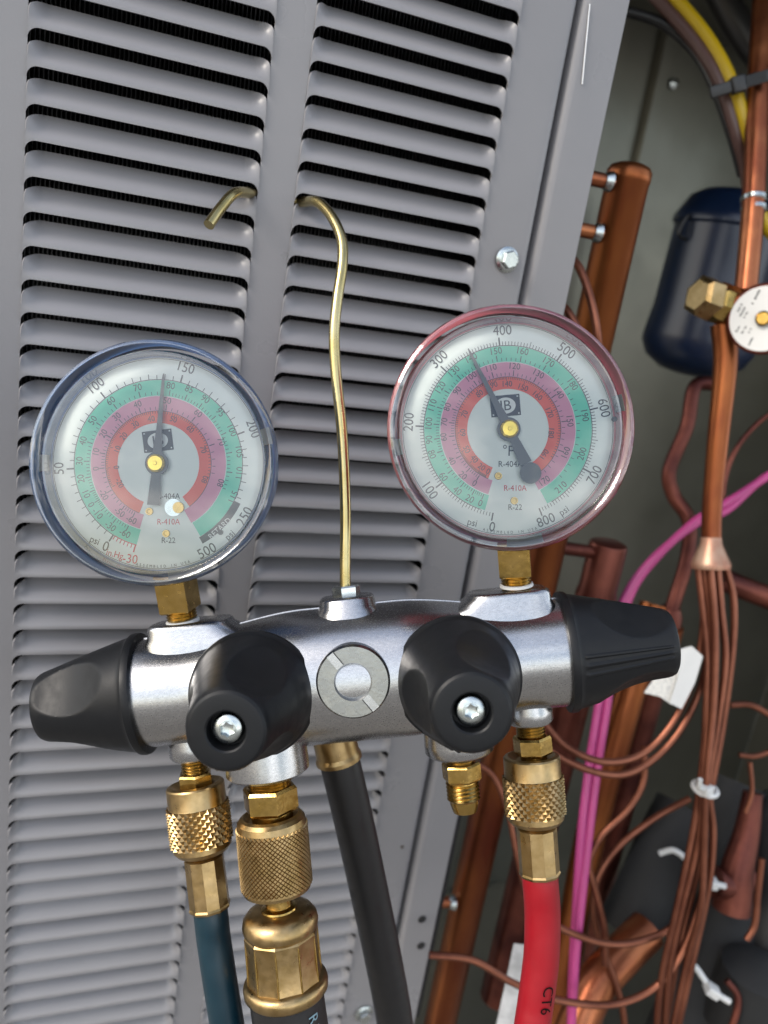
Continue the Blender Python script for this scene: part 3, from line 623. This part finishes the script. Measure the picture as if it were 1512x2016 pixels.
# ------------------------------------------------------------------ pressure gauges
def gauge(cu, cv, roll, case, blue):
    G = at(lm(cu, cv, .0250)) @ Matrix.Rotation(R(roll) - ROLL, 4, 'Z')
    k = .0413 / 685.0
    cm = lathe([(-.027, .028), (-.0265, .034), (-.024, .0378), (-.021, .0382), (-.004, .0382), (-.004, .0386), (.0006, .0386), (.0008, .0384), (.0008, .0362), (-.002, .0362), (-.002, .002)], 96)
    g = link('pressure_gauge', mesh('pressure_gauge', *cm, case, 35), man, G); g['label'] = ('blue' if blue else 'red') + ' rimmed round pressure gauge with white dial and coloured scale bands'
    def sp(name, geo, m, sharp=35): return link(name, mesh(name, geo[0], geo[1], m, sharp), g)
    # clear rim (closed hollow profile) and lens
    rim = [(-.0045, .0394), (-.0045, .0402), (.002, .0413), (.0066, .0412), (.0080, .0406), (.0085, .0396), (.0080, .0384), (.0070, .0376), (.0060, .0372), (.0058, .0366), (.0012, .0364)]
    sp('clear_rim', lathe(rim, 128, cap0=False, cap1=False), 'rim', 30)
    sp('rim_edge', lathe([(.0084, .0401), (.0088, .0398), (.0088, .0394), (.0084, .0391)], 128, cap0=False, cap1=False), 'rim')
    for a in ((173, 0), (-82, 0), (7, 0)) if blue else ((184, 0), (-87, 0), (8, 0)):
        w_ = 9 if a[0] < 0 else 4.2; n = 8
        oo = [(.0399 * math.cos(R(a[0] + w_ * (2 * q / n - 1))), .0399 * math.sin(R(a[0] + w_ * (2 * q / n - 1))), .0022) for q in range(n + 1)]
        ii = [(x * .0370 / .0399, y * .0370 / .0399, .0022) for x, y, z in oo]
        top = strip(oo, ii); bot = strip([(x, y, .0009) for x, y, z in oo], [(x, y, .0009) for x, y, z in ii])
        ends = ([oo[0], ii[0], (ii[0][0], ii[0][1], .0009), (oo[0][0], oo[0][1], .0009), oo[-1], ii[-1], (ii[-1][0], ii[-1][1], .0009), (oo[-1][0], oo[-1][1], .0009)], [(0, 1, 2, 3), (4, 5, 6, 7)])
        sp('rim_tab', join(top, bot, ends), 'tab')
    nseg, nr = 96, 8; V = [(0, 0, .0072)]; F = []
    for i in range(1, nr + 1):
        rr = .0374 * i / nr
        for q in range(nseg): V.append((rr * math.cos(2 * math.pi * q / nseg), rr * math.sin(2 * math.pi * q / nseg), .0072 - .0011 * (i / nr) ** 2))
    F = [(0, 1 + q, 1 + (q + 1) % nseg) for q in range(nseg)]
    for i in range(nr - 1): F += [(1 + i * nseg + q, 1 + (i + 1) * nseg + q, 1 + (i + 1) * nseg + (q + 1) % nseg, 1 + i * nseg + (q + 1) % nseg) for q in range(nseg)]
    sp('lens', (V, F), 'lens')
    sp('dial', lathe([(-.0008, .0363), (0, .0363)], 96), 'dial')
    Z = 1e-3
    def pol(rpx, ang, z): a = R(ang + roll); return Vector((rpx * k * math.sin(a), rpx * k * math.cos(a), z))   # angle clockwise from image up
    def arc(r1, r2, a1, a2, z, n=90):
        return strip([pol(r1, a1 + (a2 - a1) * q / n, z) for q in range(n + 1)], [pol(r2, a1 + (a2 - a1) * q / n, z) for q in range(n + 1)])
    a0, a1 = (195, 510) if blue else (196, 512)
    sp('scale_band', arc(474, 386, a0, a1, .00010), 'green'); sp('scale_band', arc(382, 300, a0 + 1, a1 + 1, .00010), 'rose'); sp('scale_band', arc(299, 231, a0 + 6, a1 - 6, .00010), 'dred')
    ink, red, wht = [], [], []
    def tick(r1, r2, ang, wpx, bag, z=.00018):
        p, q = pol(r1, ang, z), pol(r2, ang, z); d = (q - p).normalized(); n_ = Vector((-d.y, d.x, 0)) * wpx * k / 2
        bag.append(([p - n_, q - n_, q + n_, p + n_], [(0, 1, 2, 3)]))
    def txt(s, rpx, ang, hpx, bag, rot=None, z=.0002):
        v, f = text_geo(s, hpx * k * 1.35); a = -R((ang if rot is None else rot) + roll)
        m_ = at(pol(rpx, ang, z)) @ Matrix.Rotation(a, 4, 'Z') @ Matrix.Diagonal((.92, 1, 1, 1)); bag.append(([m_ @ q for q in v], f))
    def px(x, y, cx, cy): return math.hypot(x - cx, y - cy), math.degrees(math.atan2(x - cx, cy - y))
    ink.append(arc(479, 475, a0 + 3, a1 - 3, .00018)); ink.append(arc(596, 593, 0, 360, .00018, 128)); ink.append(arc(301, 298, a0 + 6, a1 - 6, .00018))
    if blue:
        cx, cy = 765, 770
        for q in range(0, 50):
            a = 212.4 + q * 5.43
            if a > 360 + 118: break
            M_ = q % 10 == 0; tick(478, 520 if M_ else (502 if q % 2 else 508), a, 8 if M_ else 3.5, ink)
        for q in range(0, 7): tick(478, 500 if q < 6 else 520, 211 - q * 2.55, 5 if q < 6 else 8, red)
        red.append(arc(479, 474, 195, 211, .0002, 10))
        for s_, x, y in (('50', 205, 797), ('100', 410, 330), ('150', 917, 228), ('200', 1300, 572)): rr, a = px(x, y, cx, cy); txt(s_, rr, a, 58, ink)
        for s_, x, y, rot in (('250', 1255, 1070, -60), ('500', 1040, 1265, -28), ('0', 467, 1240, 20)): rr, a = px(x, y, cx, cy); txt(s_, rr, a, 60, ink, rot)
        for s_, x, y, rot in (('psi', 405, 1205, 22), ('psi', 1170, 1175, -42)): rr, a = px(x, y, cx, cy); txt(s_, rr, a, 42, ink, rot)
        rr, a = px(518, 1283, cx, cy); txt('in.Hg', rr, a, 38, red, 16); rr, a = px(605, 1310, cx, cy); txt('-30', rr, a, 54, red, 8)
        ink.append(arc(517, 476, 116, 151, .00016, 20)); rr, a = px(1113, 1137, cx, cy); txt('RETARD', rr, a, 34, wht, -42, .00024)
        gn = [('-60', 575, 1165), ('-30', 493, 1125), ('-10', 420, 1052), ('0', 383, 1003), ('10', 355, 940), ('20', 328, 855), ('30', 320, 755), ('40', 340, 640), ('50', 395, 525), ('60', 497, 415), ('70', 648, 340), ('80', 835, 330), ('85', 940, 350), ('90', 1030, 405), ('95', 1115, 480), ('100', 1180, 580), ('105', 1222, 700), ('110', 1225, 825), ('115', 1190, 960)]
        pn = [('-60', 612, 1088), ('-50', 545, 1045), ('-20', 455, 945), ('0', 413, 798), ('10', 413, 705), ('20', 455, 600), ('30', 530, 505), ('40', 648, 435), ('50', 815, 415), ('60', 990, 485), ('70', 1120, 645), ('80', 1120, 880)]
        rn = [('0', 530, 790), ('10', 535, 690), ('20', 570, 615), ('30', 635, 550), ('40', 725, 518), ('50', 850, 520), ('60', 945, 575), ('70', 1018, 690), ('80', 1030, 860), ('-20', 545, 880)]
        logo = (762, 640); nd, tail = 4.6, 184
    else:
        cx, cy = 735, 748
        for q in range(0, 161):
            a = 190.2 + q * 328.2 / 160; M_ = q % 20 == 0; tick(478, 524 if M_ else (512 if q % 10 == 0 else 500), a, 8 if M_ else 3.2, ink)
        for s_, x, y in (('0', 645, 1300), ('100', 290, 1090), ('200', 175, 705), ('300', 345, 350), ('400', 703, 188), ('500', 1065, 302), ('600', 1277, 625), ('700', 1225, 1005), ('800', 950, 1262)):
            rr, a = px(x, y, cx, cy); txt(s_, rr, a, 58, ink, {'0': 10, '100': 55, '700': -62, '800': -22}.get(s_))
        for s_, x, y, rot in (('psi', 533, 1275, 14), ('psi', 1052, 1208, -34)): rr, a = px(x, y, cx, cy); txt(s_, rr, a, 42, ink, rot)
        gn = [('0', 578, 1165), ('20', 518, 1140), ('40', 447, 1095), ('60', 368, 1015), ('80', 303, 888), ('90', 290, 805), ('100', 288, 715), ('110', 307, 612), ('120', 352, 512), ('130', 428, 420), ('140', 525, 345), ('150', 665, 305), ('160', 815, 305), ('170', 962, 365), ('180', 1098, 490), ('190', 1168, 665), ('200', 1155, 885), ('210', 1035, 1075)]
        pn = [('0', 545, 1052), ('20', 478, 1008), ('40', 415, 925), ('60', 372, 790), ('70', 375, 705), ('80', 393, 620), ('90', 448, 528), ('100', 525, 450), ('110', 637, 400), ('120', 770, 390), ('130', 905, 432), ('140', 1020, 540), ('150', 1083, 697), ('160', 1062, 880), ('170', 940, 1040)]
        rn = [('0', 622, 985), ('20', 585, 960), ('40', 543, 915), ('50', 500, 860), ('60', 480, 765), ('70', 490, 660), ('80', 575, 545), ('90', 655, 495), ('140', 728, 490), ('150', 818, 510), ('160', 900, 555), ('170', 968, 650), ('180', 978, 765), ('190', 940, 890)]
        logo = (720, 612); nd, tail = -27, 154
        rr, a = px(735, 870, cx, cy); txt('°F', rr, a, 62, ink, 2)
        rr, a = px(748, 944, cx, cy); txt('R-404A', rr, a, 36, ink, 0)
    up_ = lambda a: None if not 95 < a % 360 < 258 else (a % 360) - 180
    for lst, hh in ((gn, 40), (pn, 38), (rn, 34)):
        for s_, x, y in lst: rr, a = px(x, y, cx, cy); txt(s_, rr, a, hh, ink, up_(a))
        ang = [px(x, y, cx, cy)[1] % 360 for s_, x, y in lst]; ang = [a + 360 if a < 185 else a for a in ang]; ang.sort()
        r_in = {40: 388, 38: 303, 34: 300}[hh]
        for i in range(len(ang) - 1):
            for q in range(10):
                a = ang[i] + (ang[i + 1] - ang[i]) * q / 10
                if hh == 34: tick(299, 299 - (26 if q == 0 else 14), a, 3, ink)
                elif q % 2 == 0: tick(r_in + 2, r_in + (34 if q == 0 else 20), a, 5 if q == 0 else 3.2, ink)
    # maker's plate
    lx, ly = logo; tilt = -7 if blue else -5
    def at_px(x, y, z): rr, a = px(x, y, cx, cy); return pol(rr, a, z)
    m_ = at(at_px(lx, ly, .00020)) @ Matrix.Rotation(R(-tilt - roll), 4, 'Z')
    ink.append(xf(box(-84 * k, 84 * k, -60 * k, 60 * k, 0, .00002), m_))
    wht.append(xf(([(58 * k * math.cos(R(q * 10)), 46 * k * math.sin(R(q * 10)), .00006) for q in range(36)], [tuple(range(36))]), m_))
    v, f = text_geo('JB', 66 * k * 1.25); ink.append(xf((v, f), m_ @ at((0, -2 * k, .00010))))
    wht += [xf(box((x - 4) * k, (x + 4) * k, (y - 4) * k, (y + 4) * k, .00003, .00005), m_) for x in (-72, 72) for y in (-48, 48)]
    if blue:
        for s_, y in (('R-404A', 955), ('R-410A', 1100), ('R-22', 1205)): rr, a = px(822, y, cx, cy); txt(s_, rr, a, 34, ink if s_ != 'R-410A' else red, 0)
    else:
        for s_, y in (('R-410A', 1080), ('R-22', 1188)): rr, a = px(775, y, cx, cy); txt(s_, rr, a, 34, ink if s_ == 'R-22' else red, 0)
    for i, ch in enumerate('ASSEMBLED IN USA'): txt(ch, 596 - 14, 192 - i * 1.95 + (0 if blue else 1.5), 17, ink, 192 - i * 1.95 - 180)
    sp('dial_lettering', join(*ink), 'ink'); 
    if red: sp('dial_lettering', join(*red), 'redink')
    sp('dial_lettering', join(*wht), 'whiteink')
    # needle, hub, small fittings
    def needle():
        d = [(505, -3), (470, -7), (200, -15), (90, -24), (0, -32), (-50, -30), (-50, 30), (0, 32), (90, 24), (200, 15), (470, 7), (505, 3)]
        a = R(nd + roll); ux, uy = math.sin(a), math.cos(a)
        pts = [((l * ux + s_ * uy) * k, (l * uy - s_ * ux) * k) for l, s_ in d]; n = len(pts)
        return [(x, y, .0022) for x, y in pts] + [(x, y, .0026) for x, y in pts], [tuple(range(n)), tuple(range(2 * n - 1, n - 1, -1))] + [(i, (i + 1) % n, n + (i + 1) % n, n + i) for i in range(n)]
    nb = needle()
    ta = R(tail + roll); tx, ty = math.sin(ta), math.cos(ta); tl = 235 if blue else 215
    w0, w1 = 24, 36
    q4 = [(40 * tx - w0 * ty, 40 * ty + w0 * tx), (tl * tx - w1 * ty, tl * ty + w1 * tx), (tl * tx + w1 * ty, tl * ty - w1 * tx), (40 * tx + w0 * ty, 40 * ty - w0 * tx)]
    tb = ([(x * k, y * k, .0022) for x, y in q4] + [(x * k, y * k, .0025) for x, y in q4], [(0, 1, 2, 3), (4, 7, 6, 5), (0, 1, 5, 4), (1, 2, 6, 5), (2, 3, 7, 6), (3, 0, 4, 7)])
    parts_ = [nb, tb, lathe([(.0021, 66 * k), (.00255, 64 * k)], 40)]
    if not blue: parts_.append(xf(lathe([(.0022, 60 * k), (.0026, 60 * k)], 40), at(Vector((tx, ty, 0)) * 275 * k)))
    sp('needle', join(*parts_), 'needle')
    sp('hub', lathe([(.0026, 52 * k), (.0036, 50 * k), (.0042, 40 * k), (.0043, 12 * k), (.0046, 10 * k)], 40), 'gold')
    if blue:
        sp('adjuster_slot', xf(lathe([(.0002, 50 * k), (.0005, 50 * k)], 32), at(at_px(852, 1018, 0))), 'zinc')
        sp('adjuster_screw', join(xf(lathe([(.0005, 33 * k), (.0010, 31 * k)], 28), at(at_px(880, 1018, 0))), xf(box(-30 * k, 30 * k, -4 * k, 4 * k, .0010, .00112), at(at_px(880, 1018, 0)) @ Matrix.Rotation(R(50), 4, 'Z'))), 'brass')
    for x, y in (((715, 1040), (810, 1165)) if blue else ((680, 1010), (770, 1150))): sp('pin', xf(lathe([(.0002, 22 * k), (.0008, 20 * k), (.0008, 13 * k), (.0004, 11 * k)], 24), at(at_px(x, y, 0))), 'brass')
    bx, by = (1118, 1158) if blue else (1335, 690)
    sp('stop_dot', xf(lathe([(.0002, 15 * k), (.0012, 14 * k)], 16), at(at_px(bx, by, 0))), 'ink')
    return g
gL = gauge(312, 913, 6.8, 'caseblue', True)
gR = gauge(1000, 846, 5.2, 'casered', False)
# stems between gauges and bar
for (u0, v0, u1, v1, g) in ((347, 1150, 360, 1224, gL), (1012, 1086, 1017, 1152, gR)):
    a_, b_ = lm(u0, v0, .006), lm(u1, v1, .004); n = (b_ - a_).length
    A = axis(a_, b_, Vector((0, .02, 1)))
    hx = lathe([(-.006, .0068), (-.004, .0080), (n * .66, .0080), (n * .70, .0072)], 4, math.pi / 4 + .2)
    st = mp_('gauge_stem', xf(hx, A), 'brass', sharp=20)
    mp_('stem_thread', xf(thread(n * .66, n + .002, .0056), A), 'brass', st, sharp=25)
    mp_('sealing_tape', xf(lathe([(n * .93, .0056), (n * .95, .0060), (n * 1.02, .0062)], 32), A), 'white', st)

# ------------------------------------------------------------------ hoses (their own things, in manifold space)
def knurl(z0, z1, r, nth, h, flat=0.0):
    dz = (2 * math.pi * r / nth); rows = max(2, int(round((z1 - z0) / (dz * .5)))); rows += rows % 2; st = (z1 - z0) / rows
    V, F, idx = [], [], {}
    n2 = nth * 2
    def vt(i, j, up):
        key = (i % n2, j)
        if key not in idx:
            idx[key] = len(V); a = math.pi * 2 * (i % n2) / n2; rr = r + (h if up else 0); V.append((rr * math.cos(a), rr * math.sin(a), z0 + j * st))
        return idx[key]
    for j in range(0, rows + 1):
        for i in range(n2):
            if (i + j) % 2 == 0: continue
            nb = [(i + 1, j), (i, j + 1), (i - 1, j), (i, j - 1)]
            ok = [q for q in nb if 0 <= q[1] <= rows]
            if flat <= 0:
                c = vt(i, j, True); ids = [vt(*q, False) if 0 <= q[1] <= rows else None for q in nb]
                for q in range(4):
                    if ids[q] is not None and ids[(q + 1) % 4] is not None: F.append((c, ids[q], ids[(q + 1) % 4]))
            else:
                if len(ok) < 4:
                    c = vt(i, j, False); ids = [vt(*q, False) if 0 <= q[1] <= rows else None for q in nb]
                    for q in range(4):
                        if ids[q] is not None and ids[(q + 1) % 4] is not None: F.append((c, ids[q], ids[(q + 1) % 4]))
                    continue
                ids = [vt(*q, False) for q in nb]; top = []
                for q in nb:
                    fi, fj = i + (q[0] - i) * flat, j + (q[1] - j) * flat; a = math.pi * 2 * fi / n2
                    top.append(len(V)); V.append(((r + h) * math.cos(a), (r + h) * math.sin(a), z0 + fj * st))
                F.append(tuple(top))
                for q in range(4): w_ = (q + 1) % 4; F.append((ids[q], ids[w_], top[w_], top[q]))
    return V, F
def hose_mm(p, q): return MM @ axis(p, q, Vector((0, .02, 1)))
def prism(prof, n, flute=.0, ph=0): return lathe(prof, n, ph)
# blue hose
a_ = lm(384, 1543, .0); b_ = lm(414, 1790, .002)
H = hose_mm(a_, b_); hb = thing('charging_hose', 'blue rubber hose with knurled brass nut on the left end port under the blue gauge', 'hose', H)
def std_nut(parent, s=1.0):
    part('knurled_nut', join(lathe([(.0012, .0058 * s), (-.0004, .0090 * s), (0, .0103 * s), (.0006, .0107 * s), (.0070 * s, .0107 * s), (.0074 * s, .0108 * s)], 64, cap1=False), knurl(.0074 * s, .0212 * s, .0108 * s, 25, .0010), lathe([(.0210 * s, .0108 * s), (.0232 * s, .0107 * s), (.0248 * s, .0094 * s), (.0256 * s, .0078 * s), (.0258 * s, .006 * s)], 64, cap0=False)), 'brass_dull', parent, 22, world=False)
std_nut(hb)
def ferrule(parent, z0, z1, r0_, r1_, n, m='brass'):
    pr = [(z0 - .002, r0_ * .80), (z0, r0_ * .84), (z0 + .0008, r0_), (z0 + .002, r0_ * 1.0)]
    k = 6; pr += [(z0 + .003 + (z1 - z0 - .0045) * i / k, r0_ + (r1_ - r0_) * i / k) for i in range(k + 1)]
    pr += [(z1 - .0008, r1_ * 1.045), (z1, r1_ * 1.02), (z1, r1_ * .85)]
    part('ferrule', lathe(pr, n, .2), m, parent, 22, world=False)
n_ = (b_ - a_).length
ferrule(hb, .0262, n_ - .0005, .0073, .0074, 10, 'brass_dull')
HI = H.inverted()
def hl(u, v, s): return HI @ pix(u, v, s)
part('tube', tube([Vector((0, 0, n_ - .004)), Vector((.0, 0, n_ + .004)), hl(421, 1850, .294), hl(433, 1930, .294), hl(447, 2016, .295), hl(462, 2110, .297), hl(490, 2300, .31)], .0063, 28, 8), 'hose_blue', hb, world=False)
# red hose
a_ = lm(1046, 1488, .0); b_ = lm(1063, 1724, .002)
H = hose_mm(a_, b_); HI = H.inverted(); hr = thing('charging_hose', 'red rubber hose with knurled brass nut on the right end port under the red gauge', 'hose', H)
std_nut(hr, .98); n_ = (b_ - a_).length
ferrule(hr, .0256, n_ - .0005, .0074, .0074, 10, 'brass_dull')
rp_ = [Vector((0, 0, n_ - .004)), Vector((0, 0, n_ + .004)), hl(1068, 1800, .294), hl(1066, 1880, .294), hl(1055, 1970, .294), hl(1042, 2060, .295), hl(1010, 2300, .31)]
rt = part('tube', tube(rp_, .00665, 28, 8), 'hose_red', hr, world=False)
def wrap_text(s, path, parent, r, u0, v0, size, around, m_name):        # lettering running down a hose, read along its length
    Q = [WM[parent] @ q for q in spline(path, 24)]
    tgt = lambda p: (Vector(((p - CAM).dot(CR) / (p - CAM).dot(CF) * FPX + 756 - u0, (p - CAM).dot(CD) / (p - CAM).dot(CF) * FPX + 1008 - v0))).length
    i0 = min(range(len(Q)), key=lambda i: tgt(Q[i])); acc = [0.0]
    for a, b in zip(Q, Q[1:]): acc.append(acc[-1] + (b - a).length)
    v, f = text_geo(s, size); out = []; inv = WM[parent].inverted()
    for q in v:
        t = acc[i0] + q.x; i = max(0, min(len(Q) - 2, next((k for k in range(len(acc) - 1) if acc[k + 1] > t), len(Q) - 2)))
        p = Q[i].lerp(Q[i + 1], (t - acc[i]) / (acc[i + 1] - acc[i])); ax_ = (Q[i + 1] - Q[i]).normalized()
        d = (CAM - p).normalized(); d = (d - ax_ * d.dot(ax_)).normalized(); sd_ = d.cross(ax_); th = q.y / r + around
        out.append(inv @ (p + (r + .00040) * (sd_ * math.sin(th) + d * math.cos(th))))
    part('lettering', (out, f), m_name, parent, world=False, smooth=False)
wrap_text('CT6', rp_, hr, .00665, 1053, 1946, .0058, .58, 'hoseink')
# big black hose
a_ = lm(533, 1604, .008); b_ = lm(566, 1972, .008)
H = hose_mm(a_, b_); HI = H.inverted(); hk_ = thing('vacuum_hose', 'thick black hose with finely knurled brass nut and large brass ferrule on the centre port', 'hose', H)
n_ = (b_ - a_).length
part('knurled_nut', join(lathe([(.0016, .0082), (-.0004, .0100), (.0002, .0112), (.0014, .0122), (.0034, .0126)], 64, cap1=False), knurl(.0034, .0254, .0126, 46, .00042, .72), lathe([(.0254, .0126), (.0266, .0122), (.0270, .0112), (.0270, .0058)], 64, cap0=False)), 'brass_dull', hk_, 22, world=False)
part('neck', lathe([(.0262, .0048), (.0328, .0048), (.0334, .0064), (.0346, .0068), (.0350, .0058)], 36), 'brass', hk_, 30, world=False)
part('cap', lathe([(.0340, .0072), (.0342, .0096), (.0352, .0120), (.0370, .0134), (.0390, .0138), (.0408, .0135), (.0420, .0127)], 64), 'brass_dull', hk_, 60, world=False)
pr = [(.0412, .0126), (.0420, .0132)] + [(.0425 + .0165 * i / 6, .0135 - .0005 * math.sin(math.pi * i / 6)) for i in range(7)] + [(.0600, .0137)]
part('ferrule', lathe(pr, 10, .35), 'brass_dull', hk_, 20, world=False)
for q in range(10):
    a = 2 * math.pi * q / 10 + .35; part('crimp_ridge', tube([(.0131 * math.cos(a), .0131 * math.sin(a), .0425), (.0133 * math.cos(a), .0133 * math.sin(a), .0598)], .00035, 6, 2), 'brass', hk_, world=False)
part('flange', lathe([(.0590, .0136), (.0598, .0150), (.0612, .0154), (.0634, .0152), (.0646, .0142), (.0646, .0110)], 64), 'brass_dull', hk_, 50, world=False)
bp_ = [Vector((0, 0, .0610)), Vector((0, 0, .0680)), hl(577, 2050, .287), hl(590, 2140, .288), hl(620, 2300, .30)]
part('tube', tube(bp_, .0134, 36, 8), 'rubber_black', hk_, world=False)
wrap_text('R13', bp_, hk_, .0134, 572, 1996, .0058, .62, 'ivory')
# rear black hose
a_ = MI @ pix(655, 1440, .318); b_ = MI @ pix(671, 1510, .320)
H = hose_mm(a_, b_); HI = H.inverted(); hz = thing('charging_hose', 'black hose hanging behind the manifold bar in front of the louvers', 'hose', H)
n_ = (b_ - a_).length
part('ferrule', lathe([(-.006, .0078), (-.005, .0086), (n_ * .6, .0088), (n_ * .70, .0094), (n_ * .80, .0094), (n_ * .82, .0080)], 24, .1), 'brass_dull', hz, 20, world=False)
part('tube', tube([Vector((0, 0, n_ * .6)), hl(680, 1545, .322), hl(702, 1640, .328), hl(730, 1770, .338), hl(757, 1900, .348), hl(778, 2016, .356), hl(800, 2180, .366)], .0082, 28, 8), 'rubber_black', hz, world=False)
